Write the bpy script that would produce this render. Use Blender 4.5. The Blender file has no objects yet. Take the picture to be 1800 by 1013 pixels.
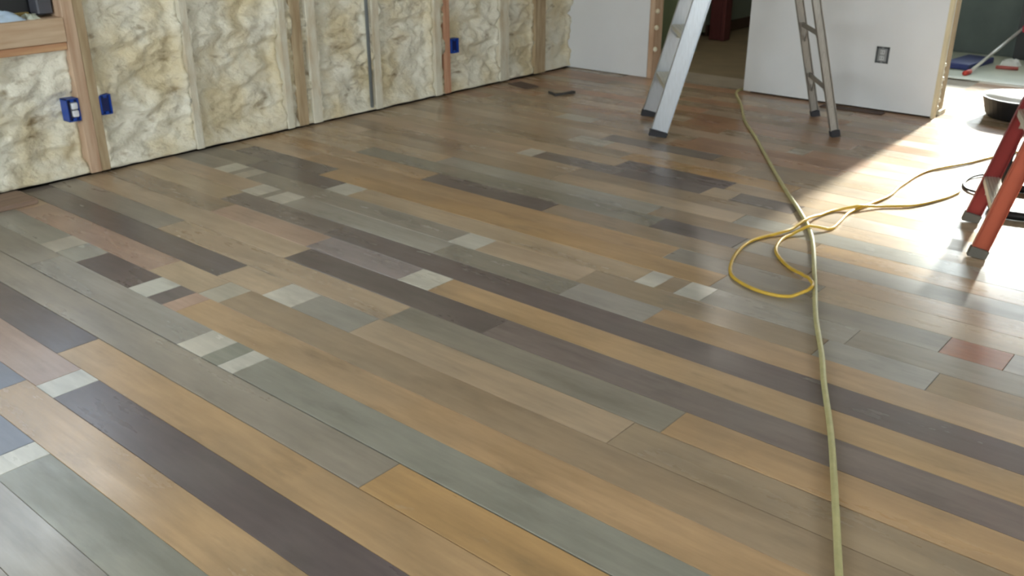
import bpy, bmesh, math, random
from mathutils import Vector, Matrix, noise
random.seed(11)
C = bpy.context.scene.collection
SC = bpy.context.scene

# ------------------------------------------------------------ camera
H = 1.36
cam = bpy.data.cameras.new('camera'); co = bpy.data.objects.new('camera', cam); C.objects.link(co)
cam.sensor_width = 36; cam.lens = 1640 / 1800 * 36; cam.clip_start = .02; cam.clip_end = 200
r = Vector((0.7620572, 0.6475086, -0.0012116)); u = Vector((-0.2552217, 0.3020907, 0.9184787)); f = Vector((-0.5950888, 0.6996241, -0.3954687))
co.matrix_world = Matrix(((r.x, u.x, -f.x, 0), (r.y, u.y, -f.y, 0), (r.z, u.z, -f.z, H), (0, 0, 0, 1)))
cam.dof.use_dof = True; cam.dof.focus_distance = .75; cam.dof.aperture_fstop = (1640 / 1800 * .036) / .0014   # soft phone picture, aperture 1.4 mm
SC.camera = co

# ------------------------------------------------------------ world, sun, window light
W_ = bpy.data.worlds.new('world'); SC.world = W_; W_.use_nodes = True
nt = W_.node_tree; bg = nt.nodes['Background']
tc = nt.nodes.new('ShaderNodeTexCoord'); sp = nt.nodes.new('ShaderNodeSeparateXYZ'); rp = nt.nodes.new('ShaderNodeValToRGB')
nt.links.new(tc.outputs['Generated'], sp.inputs[0]); nt.links.new(sp.outputs['Z'], rp.inputs[0]); nt.links.new(rp.outputs[0], bg.inputs[0])
rp.color_ramp.elements[0].position = 0; rp.color_ramp.elements[0].color = (1, .985, .97, 1)
rp.color_ramp.elements[1].position = .8; rp.color_ramp.elements[1].color = (.80, .88, 1, 1)
bg.inputs[1].default_value = 9.0
sun = bpy.data.lights.new('sun', 'SUN'); so = bpy.data.objects.new('sun', sun); C.objects.link(so)
sun.energy = 15; sun.angle = math.radians(3.5); sun.color = (1, .96, .9)
so.rotation_euler = Vector((-.047, 1.0, .40)).to_track_quat('Z', 'Y').to_euler()
SC.view_settings.view_transform = 'Standard'; SC.view_settings.look = 'None'; SC.view_settings.gamma = 1
SC.view_settings.use_curve_mapping = False; SC.view_settings.exposure = 0.62
def portal(loc, d, sx, sy):
    l = bpy.data.lights.new('window_portal', 'AREA'); l.shape = 'RECTANGLE'; l.size = sx; l.size_y = sy
    l.cycles.is_portal = True
    o = bpy.data.objects.new('window_portal', l); C.objects.link(o); o.location = loc
    o.rotation_euler = (-Vector(d)).to_track_quat('Z', 'Y').to_euler()
portal((-1.785, 9.16, 1.41), (0, -1, 0), 1.67, 1.58)
portal((-4.87, 1.285, 1.5), (1, 0, 0), 1.5, 1.7)
portal((-1.6, -2.76, 1.6), (0, 1, 0), 4.8, 1.4)
portal((3.73, 2.0, 1.65), (-1, 0, 0), 1.3, 4.0)

# ------------------------------------------------------------ helpers
def lin(c): return tuple(((v / 255) / 12.92 if v / 255 <= .04045 else ((v / 255 + .055) / 1.055) ** 2.4) for v in c)
def mat(name, rgb, rough=.6, metal=0, var=.08, scale=6, bump=0, bscale=40, stretch=(1, 1, 1), rgb2=None, spec=.5, emit=None, lo=.35, hi=.65, detail=5):
    m = bpy.data.materials.new(name); m.use_nodes = True; t = m.node_tree; b = t.nodes['Principled BSDF']
    N = t.nodes.new; L = t.links.new
    tc = N('ShaderNodeTexCoord'); mp = N('ShaderNodeMapping'); mp.inputs['Scale'].default_value = stretch
    L(tc.outputs['Object'], mp.inputs[0]); n = N('ShaderNodeTexNoise'); n.inputs['Scale'].default_value = scale; n.inputs['Detail'].default_value = detail
    L(mp.outputs[0], n.inputs['Vector']); rr = N('ShaderNodeValToRGB'); L(n.outputs[0], rr.inputs[0])
    a = lin(rgb); c2 = lin(rgb2) if rgb2 else tuple(v * (1 - var * 2) for v in a)
    rr.color_ramp.elements[0].position = lo; rr.color_ramp.elements[1].position = hi
    rr.color_ramp.elements[0].color = (*c2, 1); rr.color_ramp.elements[1].color = (*a, 1)
    L(rr.outputs[0], b.inputs['Base Color']); b.inputs['Roughness'].default_value = rough; b.inputs['Metallic'].default_value = metal
    b.inputs['Specular IOR Level'].default_value = spec
    if bump:
        n2 = N('ShaderNodeTexNoise'); n2.inputs['Scale'].default_value = bscale; n2.inputs['Detail'].default_value = 6; L(mp.outputs[0], n2.inputs['Vector'])
        bp = N('ShaderNodeBump'); bp.inputs['Strength'].default_value = bump; bp.inputs['Distance'].default_value = .01; L(n2.outputs[0], bp.inputs['Height']); L(bp.outputs[0], b.inputs['Normal'])
    return m

def plank_mat():
    m = bpy.data.materials.new('plank_wood'); m.use_nodes = True; t = m.node_tree; b = t.nodes['Principled BSDF']; N = t.nodes.new; L = t.links.new
    oi = N('ShaderNodeObjectInfo'); tc = N('ShaderNodeTexCoord')
    def vm(op, a, b_):
        v = N('ShaderNodeVectorMath'); v.operation = op; L(a, v.inputs[0])
        if hasattr(b_, 'is_output'): L(b_, v.inputs[1])
        else: v.inputs[1].default_value = b_
        return v.outputs[0]
    def nz(vec, sc, det=5, rough=.6):
        n = N('ShaderNodeTexNoise'); n.inputs['Scale'].default_value = sc; n.inputs['Detail'].default_value = det; n.inputs['Roughness'].default_value = rough; L(vec, n.inputs['Vector']); return n.outputs[0]
    def mr(v, a, b_, c, d):
        k = N('ShaderNodeMapRange'); L(v, k.inputs[0])
        for i, q in enumerate((a, b_, c, d)): k.inputs[i + 1].default_value = q
        return k.outputs[0]
    def mix(kind, fac, a, b_):
        x = N('ShaderNodeMix'); x.data_type = 'RGBA'; x.blend_type = kind
        if hasattr(fac, 'is_output'): L(fac, x.inputs[0])
        else: x.inputs[0].default_value = fac
        for i, q in ((6, a), (7, b_)):
            if hasattr(q, 'is_output'): L(q, x.inputs[i])
            else: x.inputs[i].default_value = q
        return x.outputs[2]
    off = N('ShaderNodeMath'); off.operation = 'MULTIPLY'; L(oi.outputs['Random'], off.inputs[0]); off.inputs[1].default_value = 37
    base = vm('ADD', tc.outputs['Object'], off.outputs[0])
    geo = N('ShaderNodeNewGeometry').outputs['Position']
    blot = nz(vm('MULTIPLY', base, (2.2, 9, 9)), 1.0, 6)
    grain = nz(vm('MULTIPLY', base, (3, 55, 55)), 1.0, 6)
    worn = nz(geo, 1.1, 3)                        # sanding wear that runs over many boards
    fleck = nz(vm('MULTIPLY', geo, (9, 16, 9)), 1.0, 7)
    spot = nz(vm('MULTIPLY', geo, (3, 9, 4)), 1.0, 6)
    c = mix('MULTIPLY', 1.0, oi.outputs['Color'], (1, 1, 1, 1))
    g = N('ShaderNodeCombineXYZ')
    k = N('ShaderNodeMath'); k.operation = 'MULTIPLY'; L(mr(blot, .25, .75, .74, 1.22), k.inputs[0]); L(mr(grain, .25, .75, .90, 1.09), k.inputs[1])
    for i in range(3): L(k.outputs[0], g.inputs[i])
    c = mix('MULTIPLY', 1.0, c, g.outputs[0])
    c = mix('MIX', mr(worn, .45, .72, 0, .26), c, (*lin((150, 146, 138)), 1))
    c = mix('MIX', mr(spot, .58, .84, 0, .55), c, (*lin((84, 78, 72)), 1))
    c = mix('MIX', mr(fleck, .68, .84, 0, .5), c, (*lin((192, 188, 178)), 1))
    L(c, b.inputs['Base Color'])
    ra = N('ShaderNodeMath'); ra.operation = 'ADD'; L(mr(blot, .3, .7, .05, -.05), ra.inputs[0]); L(mr(oi.outputs['Random'], 0, 1, .22, .36), ra.inputs[1])
    L(ra.outputs[0], b.inputs['Roughness']); b.inputs['Specular IOR Level'].default_value = .5
    bp = N('ShaderNodeBump'); bp.inputs['Strength'].default_value = .12; bp.inputs['Distance'].default_value = .003; L(grain, bp.inputs['Height']); L(bp.outputs[0], b.inputs['Normal'])
    return m

class MB:
    def __init__(s): s.b = bmesh.new()
    def box(s, lo, hi, rot=None, piv=None):
        r_ = bmesh.ops.create_cube(s.b, size=1)['verts']
        c = (Vector(lo) + Vector(hi)) / 2; d = Vector(hi) - Vector(lo)
        for v in r_:
            p = Vector((v.co.x * d.x, v.co.y * d.y, v.co.z * d.z)) + c
            if rot: p = rot @ (p - Vector(piv)) + Vector(piv)
            v.co = p
        return r_
    def bar(s, a, b, w, t, up=(0, 0, 1), off=(0, 0)):
        a = Vector(a); b = Vector(b); z = (b - a).normalized(); x = Vector(up) - z * Vector(up).dot(z); x.normalize(); y = z.cross(x)
        vs = []
        for P in (a, b):
            for sx, sy in ((-1, -1), (1, -1), (1, 1), (-1, 1)):
                vs.append(s.b.verts.new(P + x * (sx * w / 2 + off[0]) + y * (sy * t / 2 + off[1])))
        for q in ((3, 2, 1, 0), (4, 5, 6, 7), (0, 1, 5, 4), (1, 2, 6, 5), (2, 3, 7, 6), (3, 0, 4, 7)): s.b.faces.new([vs[i] for i in q])
    def tube(s, pts, rad, seg=10, closed=False):
        pts = [Vector(p) for p in pts]; n = len(pts); rings = []
        up = Vector((0, 0, 1)); prev = None
        for i, p in enumerate(pts):
            a = pts[(i - 1) % n] if (closed or i) else p; b = pts[(i + 1) % n] if (closed or i < n - 1) else p
            t_ = (b - a).normalized()
            if prev is None: x = (t_.cross(up) if abs(t_.dot(up)) < .95 else t_.cross(Vector((1, 0, 0)))).normalized()
            else: x = (prev - t_ * prev.dot(t_)).normalized()
            prev = x; y = t_.cross(x); rr = rad[i] if isinstance(rad, (list, tuple)) else rad
            rings.append([s.b.verts.new(p + x * math.cos(k * 2 * math.pi / seg) * rr + y * math.sin(k * 2 * math.pi / seg) * rr) for k in range(seg)])
        m = n if closed else n - 1
        for i in range(m):
            A, B = rings[i], rings[(i + 1) % n]
            for k in range(seg): s.b.faces.new((A[k], A[(k + 1) % seg], B[(k + 1) % seg], B[k]))
        if not closed: s.b.faces.new(rings[0][::-1]); s.b.faces.new(rings[-1])
    def lathe(s, prof, c=(0, 0, 0), seg=32):
        rings = [[s.b.verts.new((c[0] + rr * math.cos(k * 2 * math.pi / seg), c[1] + rr * math.sin(k * 2 * math.pi / seg), c[2] + z)) for k in range(seg)] for rr, z in prof]
        for A, B in zip(rings, rings[1:]):
            for k in range(seg): s.b.faces.new((A[k], A[(k + 1) % seg], B[(k + 1) % seg], B[k]))
        s.b.faces.new(rings[0][::-1]); s.b.faces.new(rings[-1])
    def build(s, name, m, parent=None, bevel=0, smooth=False, origin=None, bseg=1):
        if origin is not None:
            for v in s.b.verts: v.co -= Vector(origin)
        bmesh.ops.recalc_face_normals(s.b, faces=s.b.faces)
        me = bpy.data.meshes.new(name); s.b.to_mesh(me); s.b.free(); me.materials.append(m)
        if smooth:
            for p in me.polygons: p.use_smooth = True
        o = bpy.data.objects.new(name, me); C.objects.link(o)
        if origin is not None: o.location = origin
        if parent: o.parent = parent
        if bevel:
            bv = o.modifiers.new('bevel', 'BEVEL'); bv.width = bevel; bv.segments = bseg; bv.limit_method = 'ANGLE'
        return o
def empty(name, loc=(0, 0, 0)):
    o = bpy.data.objects.new(name, None); C.objects.link(o); o.location = loc; o.empty_display_size = .1; return o
def tag(o, label, cat, group=None):
    o['label'] = label; o['category'] = cat
    if group: o['group'] = group
    return o
def struct(o, label=None):
    o['kind'] = 'structure'
    if label: o['label'] = label
    return o
def smooth_path(pts, n=8):
    P = [Vector(p) for p in pts]; out = []
    for i in range(len(P) - 1):
        a = P[max(i - 1, 0)]; b = P[i]; c = P[i + 1]; d = P[min(i + 2, len(P) - 1)]
        for k in range(n):
            t = k / n; out.append(.5 * ((2 * b) + (c - a) * t + (2 * a - 5 * b + 4 * c - d) * t * t + (-a + 3 * b - 3 * c + d) * t ** 3))
    out.append(P[-1]); return out

XL, YB = -4.63, 6.20            # left wall stud face, back wall face
M_plank = plank_mat()
M_sub = mat('subfloor_dark', (40, 30, 28), .9)
M_dry = mat('drywall_white', (226, 229, 234), .75, var=.02, scale=3, bump=.03, bscale=300)
M_ceil = mat('ceiling_white', (225, 222, 214), .9, var=.02)
M_lum = mat('lumber', (200, 174, 150), .75, var=.10, scale=3, stretch=(12, 12, 1), bump=.15, bscale=6, rgb2=(180, 148, 122))
M_lumr = mat('lumber_reddish', (200, 158, 130), .75, scale=3, stretch=(12, 12, 1), rgb2=(180, 130, 102))
M_lumh = mat('lumber_horizontal', (204, 182, 156), .75, scale=3, stretch=(12, 1, 12), bump=.12, bscale=6, rgb2=(186, 158, 130))
M_lumho = mat('lumber_orange', (202, 164, 126), .75, scale=3, stretch=(12, 1, 12), rgb2=(180, 134, 100))
M_over = mat('lumber_foam_dusted', (216, 212, 196), .85, scale=5, stretch=(3, 3, 1), rgb2=(196, 182, 156), lo=.3, hi=.55, bump=.3, bscale=30)
M_tan = mat('lumber_tan', (186, 168, 138), .8, scale=4, stretch=(8, 8, 1), rgb2=(160, 138, 108))
M_sheath = mat('sheathing', (150, 125, 90), .9)
M_black = mat('black_plastic', (22, 23, 27), .45, var=.1)
M_green = mat('green_wall', (128, 142, 112), .8, var=.04, scale=2)
M_maroon = mat('maroon_door', (98, 52, 50), .5, var=.1, scale=4, stretch=(10, 10, 1))
M_grey = mat('hall_wall_grey', (130, 138, 124), .85, var=.04, scale=2)
M_olive = mat('subfloor_plywood', (118, 104, 78), .7, var=.1, scale=4)
M_dark = mat('dark_green_wall', (88, 98, 96), .7, var=.12, scale=3)
M_alu = mat('aluminium', (196, 202, 210), .38, metal=.85, var=.05, scale=8, stretch=(20, 20, 2))
M_alud = mat('aluminium_dull', (160, 156, 150), .5, metal=.6, var=.1, scale=8, stretch=(20, 20, 2))
M_rub = mat('rubber_dark', (48, 48, 54), .8)

# ------------------------------------------------------------ floor
def col(c): return lin(c)
PAL = dict(O=(180, 150, 114), Q=(182, 148, 104), T=(182, 160, 134), G=(150, 142, 131), S=(158, 153, 144), E=(145, 144, 133), D=(107, 96, 94), d=(126, 115, 108), e=(141, 134, 122),
           M=(159, 139, 115), P=(176, 148, 131), K=(150, 138, 136), W=(202, 198, 187), w=(184, 176, 161), R=(158, 108, 82), B=(114, 116, 128), n=(166, 131, 102))  # n: far boards, browner look from weaker sky reflection put into the colour
GLOSS = {}
ROWS = {
    -5: ('G', []),
    -4: ('G d', [-1.59]),
    -3: ('G', []),
    -2: ('B W E', [-2.35, -2.26]),
    -1: ('B O', [-2.71]),
    0: ('P W D', [-2.65, -2.54]),
    1: ('D O', [-2.81]),
    2: ('G Q', [-1.53]),
    3: ('G S W E W E', [-3.64, -2.58, -2.44, -2.35, -2.27]),
    4: ('S w S D W D P O', [-3.84, -3.7, -3.53, -3.13, -3.0, -2.9, -2.81]),
    5: ('T P T w M', [-4.35, -3.23, -2.89, -2.76]),
    6: ('D T W S T M', [-2.98, -2.7, -2.53, -2.22, -1.18]),
    7: ('G T e O', [-3.65, -2.21, -1.1]),
    8: ('T D d', [-2.94, -1.88]),
    9: ('M P K W O', [-3.67, -2.98, -2.43, -2.27]),
    10: ('T d D', [-3.8, -3.04]),
    11: ('T W G W S e S O', [-3.84, -3.7, -3.65, -3.51, -2.53, -1.88, -1.52]),
    12: ('G W G w G W T M S M', [-4.28, -4.15, -4.1, -4.0, -2.57, -2.42, -1.91, -0.98, -0.63]),
    13: ('e D W T W M W S G', [-4.2, -3.54, -3.38, -1.74, -1.65, -1.57, -1.46, -0.93]),
    14: ('M D Q G R G', [-4.5, -3.76, -1.5, -0.68, -0.49]),
    15: ('T O G T', [-4.07, -1.79, -1.17]),
    16: ('O D M T', [-3.3, -2.52, -1.27]),
    17: ('T e D G', [-3.96, -2.03, -1.63]),
    18: ('M T S M O', [-4.76, -3.47, -2.13, -1.37]),
    19: ('T M T S', [-4.28, -2.8, -1.78]),
    20: ('M T M T', [-3.57, -2.8, -1.57]),
    21: ('T W d D T d M', [-3.26, -3.15, -2.6, -2.1, -1.95, -1.63]),
    22: ('M T D T', [-4.43, -2.69, -2.05]),
    23: ('T M Q T', [-3.91, -2.76, -1.77]),
    24: ('M w T M', [-3.22, -2.97, -2.14]),
    25: ('T d M', [-3.08, -2.35]),
    26: ('M T n T', [-3.94, -2.73, -1.71]),
    27: ('T w M n', [-3.64, -3.37, -2.66]),
    28: ('n M T w n', [-4.38, -3.02, -2.12, -2.02]),
    29: ('M n M T', [-3.79, -2.62, -1.72]),
    30: ('n T n M', [-4.15, -2.94, -1.87]),
    31: ('M n', [-3.56]),
    32: ('n M T', [-2.98, -1.78]),
    33: ('n M n', [-4.16, -2.45]),
    34: ('M n M', [-3.32, -2.13]),
    35: ('n M T', [-4.04, -3.17]),
    36: ('n M n', [-3.58, -2.21]),
    37: ('M n', [-4.08]),
}
PW, Y0 = .1395, .934
floor = MB()
floor.box((-4.80, -2.7, -.10), (3.7, YB + .2, -.022)); floor.box((-1.9, YB + .2, -.10), (3.7, 9.2, -.022))
floor = struct(floor.build('floor', M_sub), 'wide plank floor of mixed orange, grey and dark salvaged boards')
LABELS = {'W': 'pale filler block', 'D': 'dark purple-brown plank', 'R': 'reddish plank', 'Q': 'orange plank', 'O': 'orange tan plank', 'E': 'green-grey plank'}
def plank(x0, x1, y0, y1, c, nm='plank'):
    g = .0005
    z = random.uniform(-.0006, .0004)
    o = MB(); o.box((x0 + .0008, y0 + g, -.020), (x1 - .0008, y1 - g, z))
    ob = o.build(nm, M_plank, floor, origin=((x0 + x1) / 2, (y0 + y1) / 2, 0), bevel=.0007)
    a = col(PAL[c]); j = random.uniform(.95, 1.05)
    ob.color = (a[0] * j * random.uniform(.98, 1.02), a[1] * j, a[2] * j * random.uniform(.97, 1.03), 1)
    return ob
GAPS = {3: .003, 7: .0025, 2: .0015, 6: .0015, 8: .0015}
for k in range(-18, 61):
    ya = Y0 + PW * k; yb = ya + PW
    if k in GAPS: ya += GAPS[k]
    xl = XL - .03 + random.uniform(0, .01); xr = 3.6
    if yb > YB + .1: xl = -1.9
    if k in ROWS: cs, xs = ROWS[k]; cs = cs.split(); xs = list(xs)
    elif k < -5:
        cs = [random.choice('TOGM'), random.choice('GOTM')]; xs = [random.uniform(-3, 0)]
    else:
        cs = [random.choice('TnMT') for _ in range(3)]; xs = sorted([random.uniform(-1.7, -.9), random.uniform(-.6, 2)])
    # continue the boards past the right edge of the view
    if k >= -5:
        last = xs[-1] if xs else -1.6
        e = max(last + 1.2, -.2) + random.uniform(.3, 1.2)
        if e < 3.0: xs.append(round(e, 2)); cs.append(random.choice('TOGMQ'))
    xs2 = [xl] + [x for x in xs] + [xr]
    for i, c in enumerate(cs):
        a, b = max(xs2[i], xl), xs2[i + 1]
        if b - a < .02: continue
        plank(a, b, ya, yb, c, 'filler_block' if c in 'Ww' else 'plank')

# hall floor beyond the doorway
hf = MB(); hf.box((-7.0, YB + .12, -.08), (-1.9, 11.5, -.006)); struct(hf.build('floor', M_olive), 'olive brown subfloor of the dark hall beyond the doorway')
th = MB(); th.box((-3.90, YB + .06, -.02), (-3.09, YB + .42, .004)); struct(th.build('trim_1', mat('threshold', (146, 136, 120), .6, var=.1, scale=5)), 'grey brown threshold board in the doorway')

# ------------------------------------------------------------ shell
def wallboxes(name, boxes, m, label=None, parent=None):
    b = MB()
    for lo, hi in boxes: b.box(lo, hi)
    return struct(b.build(name, m, parent), label)
Z1 = 2.55
# left wall: sheathing with window opening (y .63-2.12, z .785-2.25)
WY0, WY1, WZ0, WZ1 = .45, 2.12, .785, 2.25
wl = wallboxes('wall_left', [((-4.83, -2.7, -.1), (-4.795, WY0, Z1)), ((-4.83, WY1, -.1), (-4.795, 6.4, Z1)), ((-4.83, WY0, -.1), (-4.795, WY1, WZ0 - .05)), ((-4.83, WY0, WZ1), (-4.795, WY1, Z1))], M_sheath, 'open stud wall filled with cream spray foam')
def lp(name, lo, hi, m, label=None, bevel=.003):
    b = MB(); b.box(lo, hi); o = b.build(name, m, wl, origin=((lo[0] + hi[0]) / 2, (lo[1] + hi[1]) / 2, (lo[2] + hi[2]) / 2), bevel=bevel)
    if label: o['label'] = label
    return o
SB = -4.795
lp('bottom_plate', (SB, -2.6, .008), (XL - .035, 6.2, .045), M_over)
STUDS = [(-2.3, .04, M_lum), (-1.5, .04, M_lum), (-.9, .04, M_over), (-.3, .04, M_lum), (.40, .05, M_lum), (2.125, .058, M_lum), (2.183, .05, M_tan), (2.742, .048, M_over), (3.365, .05, M_over), (3.45, .075, M_tan), (3.56, .07, M_over),
         (4.075, .06, M_over), (4.63, .065, M_over), (4.725, .062, M_lumr), (5.315, .105, M_over), (5.72, .13, M_tan)]
for y, w, m in STUDS:
    o = lp('stud', (SB, y, .012), (XL + random.uniform(-.004, .003), y + w, Z1), m)
    if m is M_lumr: o['label'] = 'reddish bare lumber stud'
    if m is M_over: o['label'] = 'stud dusted pale with foam'
# pipe line
b = MB(); b.tube([(XL - .012, 4.045, .03), (XL - .012, 4.045, Z1)], .011, 10); o = b.build('conduit_pipe', mat('grey_pipe', (120, 126, 130), .5), wl, smooth=True); o['label'] = 'thin grey conduit beside a stud'
# window sill framing
lp('window_sill_board', (SB, WY0, .672), (XL + .004, WY1 + .004, .787), M_lumh, 'knotty rough sill board')
lp('sill_backing_board', (SB, WY0, .634), (XL - .004, WY1 + .004, .670), M_lumho, 'orange-tinged lower sill board')
lp('header', (SB, WY0, WZ1), (XL, WY1, WZ1 + .14), M_lumh)
# foam
def foam_mat():
    m = bpy.data.materials.new('spray_foam'); m.use_nodes = True; t = m.node_tree; b = t.nodes['Principled BSDF']; N = t.nodes.new; L = t.links.new
    geo = N('ShaderNodeNewGeometry').outputs['Position']
    def nz(sc, det, st=(1, 1, 1)):
        mp = N('ShaderNodeMapping'); mp.inputs['Scale'].default_value = st; L(geo, mp.inputs[0]); n = N('ShaderNodeTexNoise'); n.inputs['Scale'].default_value = sc; n.inputs['Detail'].default_value = det; L(mp.outputs[0], n.inputs['Vector']); return n.outputs[0]
    r1 = N('ShaderNodeValToRGB'); L(nz(2.6, 4, (1, 1.4, 1)), r1.inputs[0]); e = r1.color_ramp.elements
    e[0].position = .38; e[0].color = (*lin((214, 202, 170)), 1); e[1].position = .56; e[1].color = (*lin((230, 227, 212)), 1)
    r2 = N('ShaderNodeValToRGB'); L(nz(7, 3, (1, 1, 2.5)), r2.inputs[0]); e = r2.color_ramp.elements
    e[0].position = .24; e[0].color = (*lin((158, 138, 106)), 1); e[1].position = .38; e[1].color = (1, 1, 1, 1)
    mx = N('ShaderNodeMix'); mx.data_type = 'RGBA'; mx.blend_type = 'MULTIPLY'; mx.inputs[0].default_value = .8; L(r1.outputs[0], mx.inputs[6]); L(r2.outputs[0], mx.inputs[7]); L(mx.outputs[2], b.inputs['Base Color'])
    b.inputs['Roughness'].default_value = .55
    bp = N('ShaderNodeBump'); bp.inputs['Strength'].default_value = .8; bp.inputs['Distance'].default_value = .02; L(nz(26, 5, (1, 1, 1.5)), bp.inputs['Height']); L(bp.outputs[0], b.inputs['Normal'])
    return m
M_foam = foam_mat()
def foam(y0, y1, z0=.016, z1=Z1, fine=.016, seed=0, depth=-.055):
    b = bmesh.new(); ny = max(4, int((y1 - y0) / fine)); nz_ = int((z1 - z0) / fine) if z1 < 1.2 else None
    zs = []
    z = z0
    while z < z1:
        zs.append(z); z += fine if z < 1.05 else .05
    zs.append(z1)
    g = []
    for z in zs:
        row = []
        for j in range(ny + 1):
            y = y0 + (y1 - y0) * j / ny; s_ = j / ny
            e = min(s_, 1 - s_); rim = max(0, 1 - e / .10)
            v = Vector((seed * 3.1, y * 3.4, z * 7.0))
            n1 = noise.fractal(v, .9, 2.1, 4); n2 = noise.noise(Vector((seed, y * 11, z * 26)))
            n3 = abs(noise.noise(Vector((seed + 5, y * 4, z * 6.5))))
            d = depth + (.044 * n1 + .019 * n2) - .014 * max(0, .10 - n3) / .10
            d += .030 * rim
            lowz = max(0, 1 - (z - z0) / (.11 + .05 * n1)); d = d * (1 - lowz) + (-.006 + .012 * n2) * lowz
            d = min(d, -.002 + .014 * rim * max(0, n1) + .008 * lowz)
            row.append(b.verts.new((XL + d, y, z)))
        g.append(row)
    for a, c in zip(g, g[1:]):
        for j in range(ny): b.faces.new((a[j], a[j + 1], c[j + 1], c[j]))
    # back skin so the fill has thickness
    bb = [b.verts.new((SB + .002, y, z)) for y, z in ((y0, z0), (y1, z0), (y1, z1), (y0, z1))]
    b.faces.new(bb[::-1])
    b.faces.new([bb[0], bb[1]] + g[0][::-1])
    b.faces.new([bb[2], bb[3]] + g[-1])
    b.faces.new([bb[3], bb[0]] + [r_[0] for r_ in g]); b.faces.new([bb[1], bb[2]] + [r_[-1] for r_ in g][::-1])
    bmesh.ops.recalc_face_normals(b, faces=b.faces)
    me = bpy.data.meshes.new('foam_fill'); b.to_mesh(me); b.free(); me.materials.append(M_foam)
    for p in me.polygons: p.use_smooth = True
    o = bpy.data.objects.new('foam_fill', me); C.objects.link(o); o.parent = wl; return o
edges = sorted([(y, y + w) for y, w, m in STUDS])
k = 0
for (a0, a1), (b0, b1) in zip(edges, edges[1:] + [(6.2, 6.3)]):
    if b0 - a1 < .012: continue
    k += 1
    top = .634 if (a1 > .4 and b0 < 2.2 and a1 < 2.0) else Z1
    foam(a1, b0, z1=top, seed=k * 1.7, fine=.05 if b0 < .5 else .014, depth=-.05 if b0 - a1 > .2 else -.04)
foam(.45, 2.125, z0=WZ1 + .14, fine=.05, seed=40)

# window in the left wall
win = MB()
for lo, hi in (((-4.86, WY0, WZ0 - .03), (-4.795, WY1, WZ0 + .13)), ((-4.86, WY0, WZ1 - .05), (-4.79, WY1, WZ1)), ((-4.86, WY0, WZ0), (-4.79, WY0 + .05, WZ1)), ((-4.86, WY1 - .05, WZ0), (-4.79, WY1, WZ1)), ((-4.85, (WY0 + WY1) / 2 - .025, WZ0), (-4.80, (WY0 + WY1) / 2 + .025, WZ1))): win.box(lo, hi)
win = struct(win.build('window_1', M_black, bevel=.003), 'black framed window above the rough sill')
def glass_mat():
    m = bpy.data.materials.new('window_glass'); m.use_nodes = True; t = m.node_tree; t.nodes.clear(); N = t.nodes.new
    o = N('ShaderNodeOutputMaterial'); mx = N('ShaderNodeMixShader'); tr = N('ShaderNodeBsdfTransparent'); gl = N('ShaderNodeBsdfGlossy'); gl.inputs['Roughness'].default_value = .02; fr = N('ShaderNodeFresnel'); fr.inputs[0].default_value = 1.35
    tr.inputs[0].default_value = (.93, .96, .95, 1); t.links.new(fr.outputs[0], mx.inputs[0]); t.links.new(tr.outputs[0], mx.inputs[1]); t.links.new(gl.outputs[0], mx.inputs[2]); t.links.new(mx.outputs[0], o.inputs[0]); return m
M_glass = glass_mat()
def pane(lo, hi, par):
    b = MB(); b.box(lo, hi); return b.build('glass_pane', M_glass, par)
pane((-4.826, WY0 + .05, WZ0 + .13), (-4.822, WY1 - .05, WZ1 - .05), win)

# back wall, left panel and right panel (doorway between)
XA, XB0, XB1, YT = -3.912, -3.088, -1.782, YB + .13
wb = wallboxes('wall_back', [((XL - .2, YB, .004), (XA, YB + .013, Z1)), ((XB0, YB, .012), (XB1, YB + .013, Z1)), ((XA, YB, 2.15), (XB0, YB + .013, Z1)), ((XL - .2, YB + .118, -.02), (XA + .0, YB + .131, Z1)), ((XB0, YB + .118, -.02), (XB1 + .0, YB + .131, Z1)), ((XA, YB + .118, 2.15), (XB0, YB + .131, Z1))], M_dry, 'white drywall wall with a doorway')
def bpart(name, lo, hi, m, label=None):
    b = MB(); b.box(lo, hi); o = b.build(name, m, wb, origin=tuple((a + c) / 2 for a, c in zip(lo, hi)), bevel=.002)
    if label: o['label'] = label
bpart('jamb_stud', (XA, YB + .004, .0), (XA + .042, YB + .125, 2.15), M_lum, 'bare stud at the left of the doorway')
for z, dx in ((.38, .012), (.50, .016), (.22, .007)):
    b = MB(); b.lathe([(.001, -.02), (.014, -.012), (.018, 0), (.012, .014), (.001, .02)], (XA + .052 + dx * .3, YB + .02, z), 10); o = b.build('foam_blob', M_foam, wb, smooth=True)
bpart('jamb_stud', (XB0 + .004, YB + .014, .0), (XB0 + .045, YB + .117, 2.15), M_lum)
M_tape = mat('cream_lumber_edge', (222, 210, 178), .8, var=.06, scale=6)
bpart('end_stud', (XB1 + .0, YB - .002, .0), (XB1 + .020, YB + .05, Z1), M_tape, 'cream lumber edge at the end of the white wall')
bpart('end_stud', (XB1 - .03, YB + .132, .0), (XB1 + .006, YB + .21, Z1), M_tan, 'rough stud behind the end of the white wall')
bpart('end_filler', (XB1 - .05, YB + .014, .0), (XB1 - .012, YB + .117, Z1), M_sub, 'dark strip standing in for the shaded gap inside the wall end')  # dark colour stands in for the shade inside the gap
bpart('sole_block', (XB1 - .02, YB + .11, 0), (XB1 + .02, YB + .24, .03), M_over, 'foam-dusted wood block at the foot of the wall end')
bpart('sole_plate', (XB0, YB + .02, -.0), (XB1, YB + .11, .012), M_sub)
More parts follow.
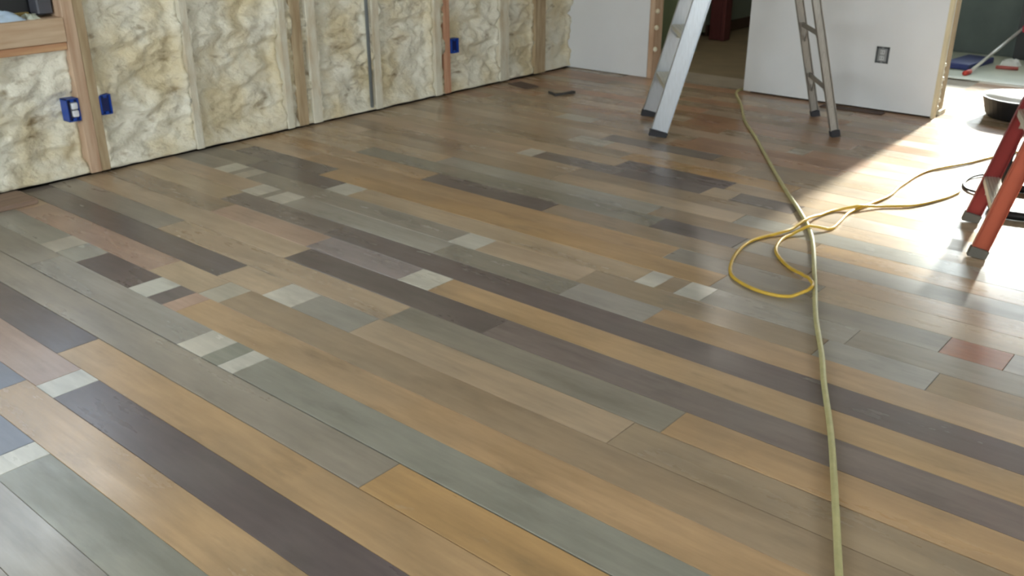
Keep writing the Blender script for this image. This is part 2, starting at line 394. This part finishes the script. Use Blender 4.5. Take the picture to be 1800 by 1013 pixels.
# ragged foam drips on the wall end
b = MB()
for i in range(7):
    z = .06 + i * .045; b.lathe([(.001, -.016), (.016, -.01), (.021, 0), (.013, .013), (.001, .018)], (XB1 + .006, YB + .065 + .012 * math.sin(i * 2.1), z), 8)
o = b.build('foam_blob', M_foam, wb, smooth=True); o['kind'] = 'stuff'

# receptacle in the drywall
rc = tag(empty('wall_outlet', (-2.14, YB, .36)), 'grey electrical outlet without a cover plate on the white drywall', 'outlet')
M_boxg = mat('outlet_grey', (84, 88, 92), .6)
b = MB()
for lo, hi in (((-.042, -.004, -.052), (-.028, .002, .052)), ((.028, -.004, -.052), (.042, .002, .052)), ((-.042, -.004, .040), (.042, .002, .052)), ((-.042, -.004, -.052), (.042, .002, -.040))): b.box(lo, hi)
b.build('box_rim', M_boxg, rc, bevel=.001)
b = MB(); b.box((-.028, -.003, -.040), (.028, .0005, .040)); b.build('box_recess', mat('outlet_inner_grey', (150, 153, 156), .8), rc)  # plain light grey interior inside the rim
for s in (-1, 1):
    b = MB(); b.box((-.015, -.009, s * .019 - .014), (.015, -.002, s * .019 + .014)); o = b.build('socket_face', mat('outlet_face', (196, 200, 204), .5), rc, bevel=.004, bseg=2)
    b = MB(); b.box((-.008, -.0095, s * .019 - .005), (-.005, -.0088, s * .019 + .006)); b.box((.005, -.0095, s * .019 - .005), (.008, -.0088, s * .019 + .006)); b.build('socket_slot', M_black, o)
M_ear = mat('outlet_metal', (150, 152, 155), .4, metal=.8)
for s in (-1, 1):
    b = MB(); b.box((-.006, -.008, s * .0415 - .0055), (.006, -.002, s * .0415 + .0055)); b.build('mounting_ear', M_ear, rc)

# ceilings and the other walls
FY = 9.0
struct(wallboxes('ceiling', [((-4.83, -2.75, Z1), (3.75, YB + .131, Z1 + .05)), ((-7.1, YB + .131, Z1), (-2.85, 11.6, Z1 + .05)), ((-2.85, YB + .131, Z1), (3.75, FY + .15, Z1 + .05))], M_ceil))
wallboxes('wall_right', [((3.65, -2.7, -.1), (3.72, 0, Z1)), ((3.65, 0, -.1), (3.72, 4, 1.0)), ((3.65, 0, 2.3), (3.72, 4, Z1)), ((3.65, 4, -.1), (3.72, 9.2, Z1))], M_dry)
wallboxes('wall_front', [((-4.83, -2.75, -.1), (-4.0, -2.65, Z1)), ((-4.0, -2.75, -.1), (.8, -2.65, .9)), ((-4.0, -2.75, 2.3), (.8, -2.65, Z1)), ((.8, -2.75, -.1), (3.7, -2.65, Z1))], M_dry)
def winframe(name, axis, pos, a0, a1, z0, z1, mull, m):
    b = MB()
    def bx(p0, p1, q0, q1):
        if axis == 'y': b.box((p0, pos - .03, q0), (p1, pos + .03, q1))
        else: b.box((pos - .03, p0, q0), (pos + .03, p1, q1))
    bx(a0, a1, z0, z0 + .05); bx(a0, a1, z1 - .05, z1); bx(a0, a0 + .05, z0, z1); bx(a1 - .05, a1, z0, z1)
    for q in mull: bx(q - .025, q + .025, z0, z1)
    w = struct(b.build(name, m, bevel=.002))
    if axis == 'y': pane((a0 + .05, pos - .002, z0 + .05), (a1 - .05, pos + .002, z1 - .05), w)
    else: pane((pos - .002, a0 + .05, z0 + .05), (pos + .002, a1 - .05, z1 - .05), w)
winframe('window_2', 'y', -2.70, -4.0, .8, .9, 2.3, (-2.4, -.8), M_dry)
winframe('window_3', 'x', 3.685, 0, 4, 1.0, 2.3, (1.33, 2.66), M_dry)  # unseen window, put in and sized for the room's ambient light
# far room: end wall with the bright window, and the hall
FY = 9.0; FX0, FX1, FZ0, FZ1 = -2.62, -.95, .62, 2.2
wf = wallboxes('wall_far', [((-2.95, FY, -.1), (FX0, FY + .12, Z1)), ((FX1, FY, -.1), (3.7, FY + .12, Z1)), ((FX0, FY, -.1), (FX1, FY + .12, FZ0)), ((FX0, FY, FZ1), (FX1, FY + .12, Z1))], M_dark, 'dark grey-green far wall under a bright window')
winframe('window_4', 'y', FY + .06, FX0, FX1, FZ0, FZ1, (), M_dry)
wallboxes('wall_hall_right', [((-2.95, YB + .35, -.02), (-2.85, 11.5, Z1))], M_grey)
wallboxes('wall_hall_left', [((-7.0, 7.50, -.02), (-4.28, 7.60, Z1))], M_green, 'sage green hall wall')
wallboxes('wall_hall_far', [((-4.75, 8.45, .03), (-4.68, 11.5, Z1)), ((-4.75, 11.4, -.02), (-2.85, 11.5, Z1)), ((-7.05, YB + .13, -.02), (-6.95, 11.5, Z1)), ((-7.0, 11.4, -.02), (-4.7, 11.5, Z1)), ((-7.0, YB + .0, -.02), (-4.8, YB + .131, Z1))], M_grey)
b = MB(); b.box((-4.54, 8.28, 0), (-4.40, 8.36, 2.1)); b.box((-4.41, 8.26, 0), (-4.37, 8.38, 2.15)); struct(b.build('door_1', M_maroon, bevel=.003), 'dark maroon door edge in the hall')
b = MB(); b.box((-4.68, 8.45, 0), (-4.655, 11.4, .10)); struct(b.build('baseboard_hall', mat('brown_base', (84, 62, 48), .7)), 'dark brown baseboard in the hall')
b = MB(); b.box((-2.42, 7.70, .0), (3.6, 7.76, .006)); struct(b.build('trim_2', mat('pale_strip', (190, 190, 178), .5)), 'pale floor strip before the far end')
b = MB(); b.box((-2.82, 7.76, .0), (3.6, 9.0, .004)); struct(b.build('trim_3', mat('pale_far_floor', (186, 190, 174), .35, var=.06)), 'pale greenish flooring at the far end')
b = MB(); b.box((-1.98, FY - .10, 0), (-1.88, FY - .02, .60)); struct(b.build('trim_4', M_black), 'black upright post against the far wall')
b = MB(); b.box((-9.2, -8, -.3), (-8.8, 12, 4.2)); b.box((-9.3, -8, 4.2), (-8.6, 12, 4.35)); struct(b.build('sky_blocker_wall', mat('blocker_bluegrey', (120, 130, 146), .8, stretch=(1, 1, 20), var=.05)), 'blue grey wall added outside the left window to block sky light')  # added wall, dims the left window's reflection on the floor
# unseen ceiling lamp, added to brighten the hall
t = tag(empty('added_lamp', (-3.7, 7.0, Z1)), 'small round unseen ceiling lamp added to brighten the hall', 'lamp')
b = MB(); b.lathe([(.001, 0), (.09, 0), (.095, -.02), (.06, -.03), (.001, -.03)][::-1], (0, 0, 0), 24); b.build('added_lamp_base', M_dry, t)
gm = bpy.data.materials.new('added_lamp_globe'); gm.use_nodes = True; gb = gm.node_tree.nodes['Principled BSDF']; gb.inputs['Emission Color'].default_value = (1, .93, .8, 1); gb.inputs['Emission Strength'].default_value = 6
b = MB(); b.lathe([(.001, -.11), (.04, -.10), (.065, -.07), (.055, -.03), (.001, -.03)], (0, 0, 0), 24); b.build('globe', gm, t, smooth=True)
hl = bpy.data.lights.new('added_hall_light', 'POINT'); hl.energy = 16; hl.color = (1, .95, .86); hl.shadow_soft_size = .07; ho = bpy.data.objects.new('added_hall_light', hl); C.objects.link(ho); ho.location = (-3.7, 7.0, Z1 - .2)
b = MB(); b.box((-200, -200, -.5), (200, 200, -.3)); struct(b.build('ground', mat('ground_dirt', (150, 142, 122), .9)), 'dirt yard outside')

# ------------------------------------------------------------ blue boxes
M_blue = mat('blue_box', (26, 72, 168), .4, var=.1); M_bluein = mat('blue_box_inside_shaded', (14, 30, 92), .5)  # inside blue is darker, shade of the recess put into the colour
def jbox(y, z, label, w=.056, h=.10, d=.06, tilt=0):
    o = tag(empty('electrical_box', (XL, y, z)), label, 'electrical box', 'blue boxes nailed to the studs')
    o.rotation_euler = (tilt, 0, 0)
    t_ = .004
    b = MB()
    b.box((-d, -w / 2, -h / 2), (.006, -w / 2 + t_, h / 2)); b.box((-d, w / 2 - t_, -h / 2), (.006, w / 2, h / 2))
    b.box((-d, -w / 2, -h / 2), (.006, w / 2, -h / 2 + t_)); b.box((-d, -w / 2, h / 2 - t_), (.006, w / 2, h / 2))
    b.build('box_shell', M_blue, o)
    b = MB(); b.box((-.034, -w / 2 + t_, -h / 2 + t_), (-.014, w / 2 - t_, h / 2 - t_)); b.build('box_back', M_bluein, o)
    for s in (-1, 1):
        b = MB(); b.box((-.01, -.008, s * (h / 2 - .010) - .006), (.004, .008, s * (h / 2 - .010) + .006)); b.build('screw_tab', M_blue, o)
    return o
jbox(2.262, .345, 'empty blue electrical box just right of the stud under the window corner')
j2 = jbox(2.092, .345, 'blue electrical box with a white outlet inside, on the left side of the stud', w=.062, h=.112)
b = MB(); b.box((-.012, -.010, -.036), (-.004, .024, .036)); oo = b.build('outlet_yoke', mat('outlet_steel', (140, 145, 150), .4, metal=.7), j2)
for s in (-1, 1):
    b = MB(); b.box((-.006, -.008, s * .019 - .016), (.010, .024, s * .019 + .016)); b.build('outlet_face', mat('white_outlet', (232, 236, 245), .4), oo, bevel=.006, bseg=3)
jbox(4.828, .335, 'small blue electrical box beside the reddish stud, far along the foam wall', w=.07, h=.10)

# ------------------------------------------------------------ things on the window sill
def lump(name, pts, thick, m, label, cat, seed):
    b = bmesh.new(); nx, ny = 16, 24; (x0, y0, x1, y1, z0) = pts; top = []; 
    for i in range(nx + 1):
        row = []
        for j in range(ny + 1):
            s_, t_ = i / nx, j / ny; e = min(s_, 1 - s_, t_, 1 - t_)
            hgt = thick * min(1, e * 6) * (.6 + .8 * abs(noise.noise(Vector((seed + s_ * 4, t_ * 5, 0)))) + .5 * abs(noise.noise(Vector((seed, s_ * 9, t_ * 11)))))
            wob = .02 * noise.noise(Vector((seed, s_ * 3, t_ * 3)))
            row.append(b.verts.new((x0 + (x1 - x0) * s_ + wob, y0 + (y1 - y0) * t_ + wob, z0 + .002 + hgt)))
        top.append(row)
    for a, c in zip(top, top[1:]):
        for j in range(ny): b.faces.new((a[j], a[j + 1], c[j + 1], c[j]))
    rim = [r_[0] for r_ in top] + top[-1][1:] + [r_[-1] for r_ in top[-2::-1]] + top[0][-2:0:-1]
    low = [b.verts.new((v.co.x, v.co.y, z0)) for v in rim]
    for i in range(len(rim)): b.faces.new((rim[i], rim[(i + 1) % len(rim)], low[(i + 1) % len(rim)], low[i]))
    b.faces.new(low)
    bmesh.ops.recalc_face_normals(b, faces=b.faces)
    me = bpy.data.meshes.new(name); b.to_mesh(me); b.free(); me.materials.append(m)
    for p in me.polygons: p.use_smooth = True
    o = bpy.data.objects.new(name, me); C.objects.link(o); tag(o, label, cat); return o
ZS = .787
lump('plastic_bag', (-4.755, 1.58, -4.65, 1.965, ZS), .040, mat('blue_white_bag', (196, 220, 246), .35, var=.12, scale=14), 'crumpled pale blue plastic bag lying on the window sill', 'plastic bag', 3.1)
lump('crumpled_paper', (-4.755, 1.985, -4.655, 2.04, ZS), .018, mat('pale_paper', (214, 222, 208), .7, var=.1, scale=12), 'thin pale crumpled sheet at the right end of the window sill', 'paper', 8.3)
b = MB(); b.box((-4.79, 2.045, .80), (-4.70, 2.118, 1.5)); o = b.build('dark_plastic_flap', mat('dark_plastic_sheet', (78, 80, 90), .5, var=.2, scale=5), bevel=.006); o['category'] = 'plastic sheet'; o['label'] = 'dark grey plastic sheet hanging at the right side of the window'
b = MB(); b.box((-4.793, 1.3, ZS), (-4.768, 2.03, ZS + .022)); o = b.build('ochre_strip', mat('ochre_foam', (170, 148, 84), .7, var=.2, scale=14)); tag(o, 'ochre brown strip of trim lying along the black window frame', 'trim strip')

# ------------------------------------------------------------ loose boards at the wall foot
b = MB(); b.box((-4.60, .2, .0), (-4.385, 1.74, .022)); o = b.build('loose_board', mat('brown_board', (150, 126, 110), .7, var=.12, scale=3, stretch=(10, 1, 10)), bevel=.003); tag(o, 'brown board lying flat on the floor along the foam wall', 'board')
b = MB(); b.box((-2.46, 6.085, .0), (-2.05, 6.165, .007), Matrix.Rotation(math.radians(3), 3, 'Z'), (-2.2, 6.1, 0)); o = b.build('floor_slot_strip', mat('dark_brown_strip', (84, 62, 50), .7, var=.15)); tag(o, 'dark brown strip standing in for a dark floor slot along the white wall', 'floor slot')  # flat dark strip stands in for a dark slot in the floor
b = MB(); b.box((-4.56, 5.30, .0), (-4.34, 5.42, .008), Matrix.Rotation(math.radians(-14), 3, 'Z'), (-4.45, 5.35, 0)); o = b.build('wood_scrap', mat('dark_scrap', (92, 74, 66), .7)); tag(o, 'small dark wood scrap on the floor near the far end of the foam wall', 'wood scrap')
b = MB()
b.bar((-4.13, 5.26, .005), (-4.03, 5.21, .005), .028, .004); b.bar((-4.03, 5.21, .005), (-3.98, 5.38, .005), .028, .004)
b.bar((-4.03, 5.21, .010), (-3.985, 5.36, .022), .003, .02)
o = b.build('metal_bracket', mat('dark_metal', (96, 96, 96), .5, metal=.6)); tag(o, 'small bent dark metal bracket lying on the planks toward the back corner', 'bracket')

# ------------------------------------------------------------ aluminium stepladder
def stepladder(name, A1, A2, B1, B2, Ht, mats, label, steps, railw, railt, rearw, topw=.34, apex_sep=.10, braces=(), foot=.03, rail_names=('front_rail', 'rear_rail')):
    A1, A2, B1, B2 = map(Vector, (A1, A2, B1, B2)); c = (A1 + A2 + B1 + B2) / 4
    wd = (A2 - A1).normalized(); sd = ((B2 - A1) + (B1 - A2)).normalized(); wd = (wd - sd * wd.dot(sd)).normalized()
    T = lambda sw, ss: c + wd * sw * topw / 2 + sd * ss * apex_sep / 2 + Vector((0, 0, Ht))
    root = tag(empty(name, c), label, 'ladder')
    O = Vector(c)
    def bl(b, nm, m, bev=.002, parent=root, sm=False):
        for v in b.b.verts: v.co -= O
        return b.build(nm, m, parent, bevel=bev, smooth=sm)
    tops = {}
    for nm, P, sw, ss, w, t_ in ((rail_names[0], A1, -1, -1, railw, railt), (rail_names[0], A2, 1, -1, railw, railt), (rail_names[1], B2, -1, 1, rearw, railt), (rail_names[1], B1, 1, 1, rearw, railt)):
        Q = T(sw, ss); z = (Q - P).normalized(); x = (sd - z * sd.dot(z)).normalized()
        b = MB(); P2 = P + z * foot
        b.bar(P2, Q, w, .004, up=x)                                    # web
        for s in (-1, 1): b.bar(P2 + x * s * (w / 2 - .002), Q + x * s * (w / 2 - .002), .004, t_, up=x, off=(0, -sw * t_ / 2 * (1 if ss < 0 else -1) * 0))
        rail = bl(b, nm, (mats.get('farrail', mats['rail']) if sw > 0 else mats['rail']) if ss < 0 else mats['rear'], .0008)
        b = MB(); b.bar(P + z * .001 * 0, P + z * (foot + .012), w + .008, t_ + .008, up=x)
        for v in b.b.verts: v.co.z = max(v.co.z, .0005)
        ft = bl(b, 'rubber_foot', mats['foot'], .002)
        tops[(sw, ss)] = (P, Q)
    def on(sw, ss, z): P, Q = tops[(sw, ss)]; return P + (Q - P) * (z / Ht)
    for z in steps:
        a = on(-1, -1, z); b_ = on(1, -1, z); b = MB()
        b.bar(a + wd * .004, b_ - wd * .004, railw * .95, .006, up=sd)
        b.bar(a + wd * .004 + sd * railw * .45 - Vector((0, 0, .012)), b_ - wd * .004 + sd * railw * .45 - Vector((0, 0, .012)), .004, .026, up=sd)
        b.bar(a + wd * .004 - sd * railw * .45 - Vector((0, 0, .012)), b_ - wd * .004 - sd * railw * .45 - Vector((0, 0, .012)), .004, .026, up=sd)
        for k_ in range(5): b.bar(a + wd * .004 + sd * railw * (-.36 + .18 * k_) + Vector((0, 0, .004)), b_ - wd * .004 + sd * railw * (-.36 + .18 * k_) + Vector((0, 0, .004)), .003, .003, up=sd)
        st = bl(b, 'step', mats['step'], 0)
        for P_, s in ((a, 1), (b_, -1)):
            b = MB(); q0 = P_ + wd * s * .012 - Vector((0, 0, .075)); b.bar(P_ + wd * s * .085 - Vector((0, 0, .012)), q0, .03, .004, up=sd); bl(b, 'brace', mats['step'], 0)
    for z in braces:
        a = on(-1, 1, z); b_ = on(1, 1, z); b = MB(); b.bar(a, b_, .028, .010, up=(0, 0, 1)); b.bar(a + wd * .10, on(-1, 1, z - .10) + wd * .0, .018, .004, up=(0, 0, 1)); b.bar(b_ - wd * .10, on(1, 1, z - .10), .018, .004, up=(0, 0, 1)); bl(b, 'rear_crossbar', mats['rear'], .001)
    b = MB(); q = c + Vector((0, 0, Ht)); b.bar(q - wd * (topw / 2 + .03), q + wd * (topw / 2 + .03), apex_sep + .10, .045, up=sd); bl(b, 'top_cap', mats['cap'], .008)
    for sw in (-1, 1):
        b = MB(); m0 = on(sw, -1, Ht * .45); m1 = on(sw, 1, Ht * .45); b.bar(m0, m1, .02, .004, up=(0, 0, 1)); bl(b, 'spreader', mats['rear'], 0)
    return root
M_step = mat('aluminium_step', (206, 204, 192), .45, metal=.5, var=.05)
stepladder('step_ladder', (-2.845, 4.665, 0), (-3.172, 5.083, 0), (-2.362, 5.785, 0), (-2.049, 5.352, 0), 1.80,
           dict(rail=M_alu, rear=M_alud, step=M_step, foot=M_rub, cap=M_rub), 'aluminium stepladder standing in front of the doorway and white wall', (.29, .58, .87, 1.16, 1.45), .098, .028, .048, braces=(.27, .58, .88), topw=.32)

# red ladder at the right edge
M_fib = mat('orange_red_fibreglass', (168, 80, 54), .45, var=.08, scale=5); M_fibd = mat('fibreglass_shaded', (128, 36, 34), .4, var=.08, scale=5)  # the darker red has the far rail's shading put into the colour
wv = Vector((-.342, .940, 0)); sv = Vector((.940, .342, 0))
a1 = Vector((-.835, 3.83, 0)); a2 = Vector((-.985, 4.27, 0))
stepladder('red_ladder', a1, a2, a2 + sv * .95, a1 + sv * .95, 1.75,
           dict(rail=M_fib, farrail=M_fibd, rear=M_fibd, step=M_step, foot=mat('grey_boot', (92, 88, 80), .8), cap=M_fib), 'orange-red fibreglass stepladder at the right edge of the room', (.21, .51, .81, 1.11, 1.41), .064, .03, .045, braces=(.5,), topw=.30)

# ------------------------------------------------------------ hose and cord
hp = [(-.437, 1.535), (-.495, 1.656), (-.589, 1.864), (-.701, 2.109), (-.768, 2.248), (-.863, 2.435), (-.952, 2.622), (-1.083, 2.877), (-1.233, 3.208), (-1.422, 3.609), (-1.59, 3.873), (-1.798, 4.157), (-2.014, 4.467), (-2.236, 4.789), (-2.397, 5.025), (-2.627, 5.342), (-2.865, 5.745), (-3.11, 6.15), (-3.07, 6.40), (-3.0, 7.0), (-3.02, 8.0)]
hp = [(.1, .3), (-.2, .95)] + hp
b = MB(); P = smooth_path([(x, y, .0095) for x, y in hp], 8); b.tube(P, .0088, 12)
o = b.build('air_hose', mat('hose_olive', (186, 180, 130), .5, var=.08, scale=30), smooth=True); tag(o, 'olive beige hose running across the planks from the foreground to the doorway', 'hose')
cp = [(-1.183, 5.519), (-1.276, 5.231), (-1.387, 4.94), (-1.399, 4.603), (-1.385, 4.374), (-1.422, 4.12), (-1.43, 4.008), (-1.413, 3.871), (-1.408, 3.768), (-1.465, 3.701), (-1.502, 3.596), (-1.509, 3.508), (-1.471, 3.376), (-1.385, 3.269), (-1.277, 3.186), (-1.215, 3.13), (-1.185, 3.06), (-1.215, 2.99), (-1.265, 2.955), (-1.353, 2.955), (-1.458, 3.003), (-1.522, 3.091), (-1.579, 3.251), (-1.598, 3.398), (-1.575, 3.507), (-1.536, 3.604), (-1.52, 3.761), (-1.518, 3.892), (-1.493, 4.019), (-1.429, 4.104), (-1.352, 4.212), (-1.246, 4.323), (-1.179, 4.503), (-1.155, 4.62), (-1.15, 4.68)]
cp = [(-.4, 7.0), (-.9, 6.2)] + cp
P = smooth_path([(x, y, .0075) for x, y in cp], 8)
# lift the cord where it rides over the hose, and over itself
hq = smooth_path([(x, y, 0) for x, y in hp], 8)
n = len(P)
for i, p in enumerate(P):
    d = min((Vector((p.x, p.y, 0)) - q).length for q in hq)
    up = .0185 * max(0, 1 - max(0, d - .012) / .07)
    if i > n * .62:
        d2 = min(((p - P[j]).xy.length for j in range(0, int(n * .45))), default=1)
        up = max(up, .014 * max(0, 1 - d2 / .05)) + (.012 * max(0, 1 - d2 / .03) if d < .05 else 0)
    p.z += up
b = MB(); b.tube(P, .0066, 10)
o = b.build('extension_cord', mat('cord_yellow', (206, 168, 56), .45, var=.10, scale=25), smooth=True); tag(o, 'yellow extension cord looped over the hose and running to the red ladder', 'cord')
b = MB()
pts = []
for i in range(26):
    a = i / 26 * 2 * math.pi; pts.append((-1.085 + .10 * math.cos(a), 4.91 + .19 * math.sin(a), .007 + .002 * math.sin(3 * a)))
b.tube(pts, .0065, 8, closed=True)
o = b.build('black_cord', mat('cord_black', (26, 27, 30), .5), smooth=True); tag(o, 'thin black cord lying in a loop behind the red ladder foot', 'cord')
# rag-like canister, black upright and tool behind the red ladder
t = tag(empty('floor_tool', (-.72, 4.62, 0)), 'black U-framed floor tool with leaning handle standing behind the red ladder', 'tool')
b = MB(); b.tube([(-.27, .21, .03), (-.285, .23, .16), (-.27, .25, .30), (-.16, .27, .62), (.0, .28, .95)], .021, 10); b.build('handle', M_black, t, smooth=True)
b = MB(); b.tube([(.32, -.10, .021), (-.20, -.22, .021), (-.245, -.10, .021), (-.27, .21, .021), (-.20, .25, .021), (.30, .30, .021)], .020, 10); b.build('base_frame', M_black, t, smooth=True)
b = MB(); b.box((.02, -.14, .03), (.30, .24, .16)); b.build('motor_housing', M_black, t, bevel=.03, bseg=3)
# tub
t = tag(empty('round_tub', (-1.345, 6.60, 0)), 'black round tub with white contents on the bright floor by the red ladder', 'tub')
b = MB(); b.lathe([(.001, 0), (.195, .001), (.215, .02), (.245, .125), (.252, .128), (.251, .133), (.240, .133), (.232, .118), (.001, .112)], (0, 0, 0), 40); b.build('tub_shell', M_black, t, smooth=False)
b = MB(); b.lathe([(.001, .114), (.231, .118), (.235, .130), (.14, .150), (.001, .160)], (0, 0, 0), 32); b.build('white_filling', mat('white_compound', (245, 246, 248), .35, var=.01), t, smooth=True)
# far end odds and ends
b = MB()
b.box((-2.30, 8.10, .004), (-2.08, 8.62, .05), Matrix.Rotation(math.radians(-6), 3, 'Z'), (-2.2, 8.3, 0)); o = b.build('blue_case', mat('navy_case', (26, 40, 100), .5), bevel=.01, bseg=2); tag(o, 'navy blue flat case on the floor at the end of the far wall', 'case')
t = tag(empty('squeegee_pole', (0, 0, 0)), 'silver pole with red grip and red tip leaning low at the far end', 'pole')
b = MB(); b.tube([(-2.05, 7.95, .02), (-1.93, 8.85, .27)], .013, 10); b.build('shaft', mat('pole_silver', (200, 200, 196), .4, metal=.3), t, smooth=True)
b = MB(); b.tube([(-2.062, 7.86, .0195), (-2.05, 7.95, .0225)], .019, 10); b.build('tip', mat('red_tip', (190, 60, 48), .5), t, smooth=True)
b = MB(); b.tube([(-1.93, 8.83, .265), (-1.62, 8.90, .30)], .028, 10); b.build('grip', mat('pink_red_grip', (214, 56, 84), .5), t, smooth=True)
b = MB(); b.bar((-1.66, 8.89, .30), (-1.60, 8.93, .005), .03, .02); b.build('rest', M_black, t)
o = lump('white_cloth', (-1.98, 8.50, -1.84, 8.66, .004), .04, mat('white_cloth', (220, 222, 220), .8), 'small white crumpled cloth on the far floor', 'cloth', 12.2)
b = MB(); b.tube([(-1.96, 8.33, .018), (-1.80, 8.36, .018)], .014, 8); o = b.build('red_tool_handle', mat('dull_red', (168, 84, 78), .5), smooth=True); tag(o, 'short dull red tool handle on the far floor below the white cloth', 'tool')
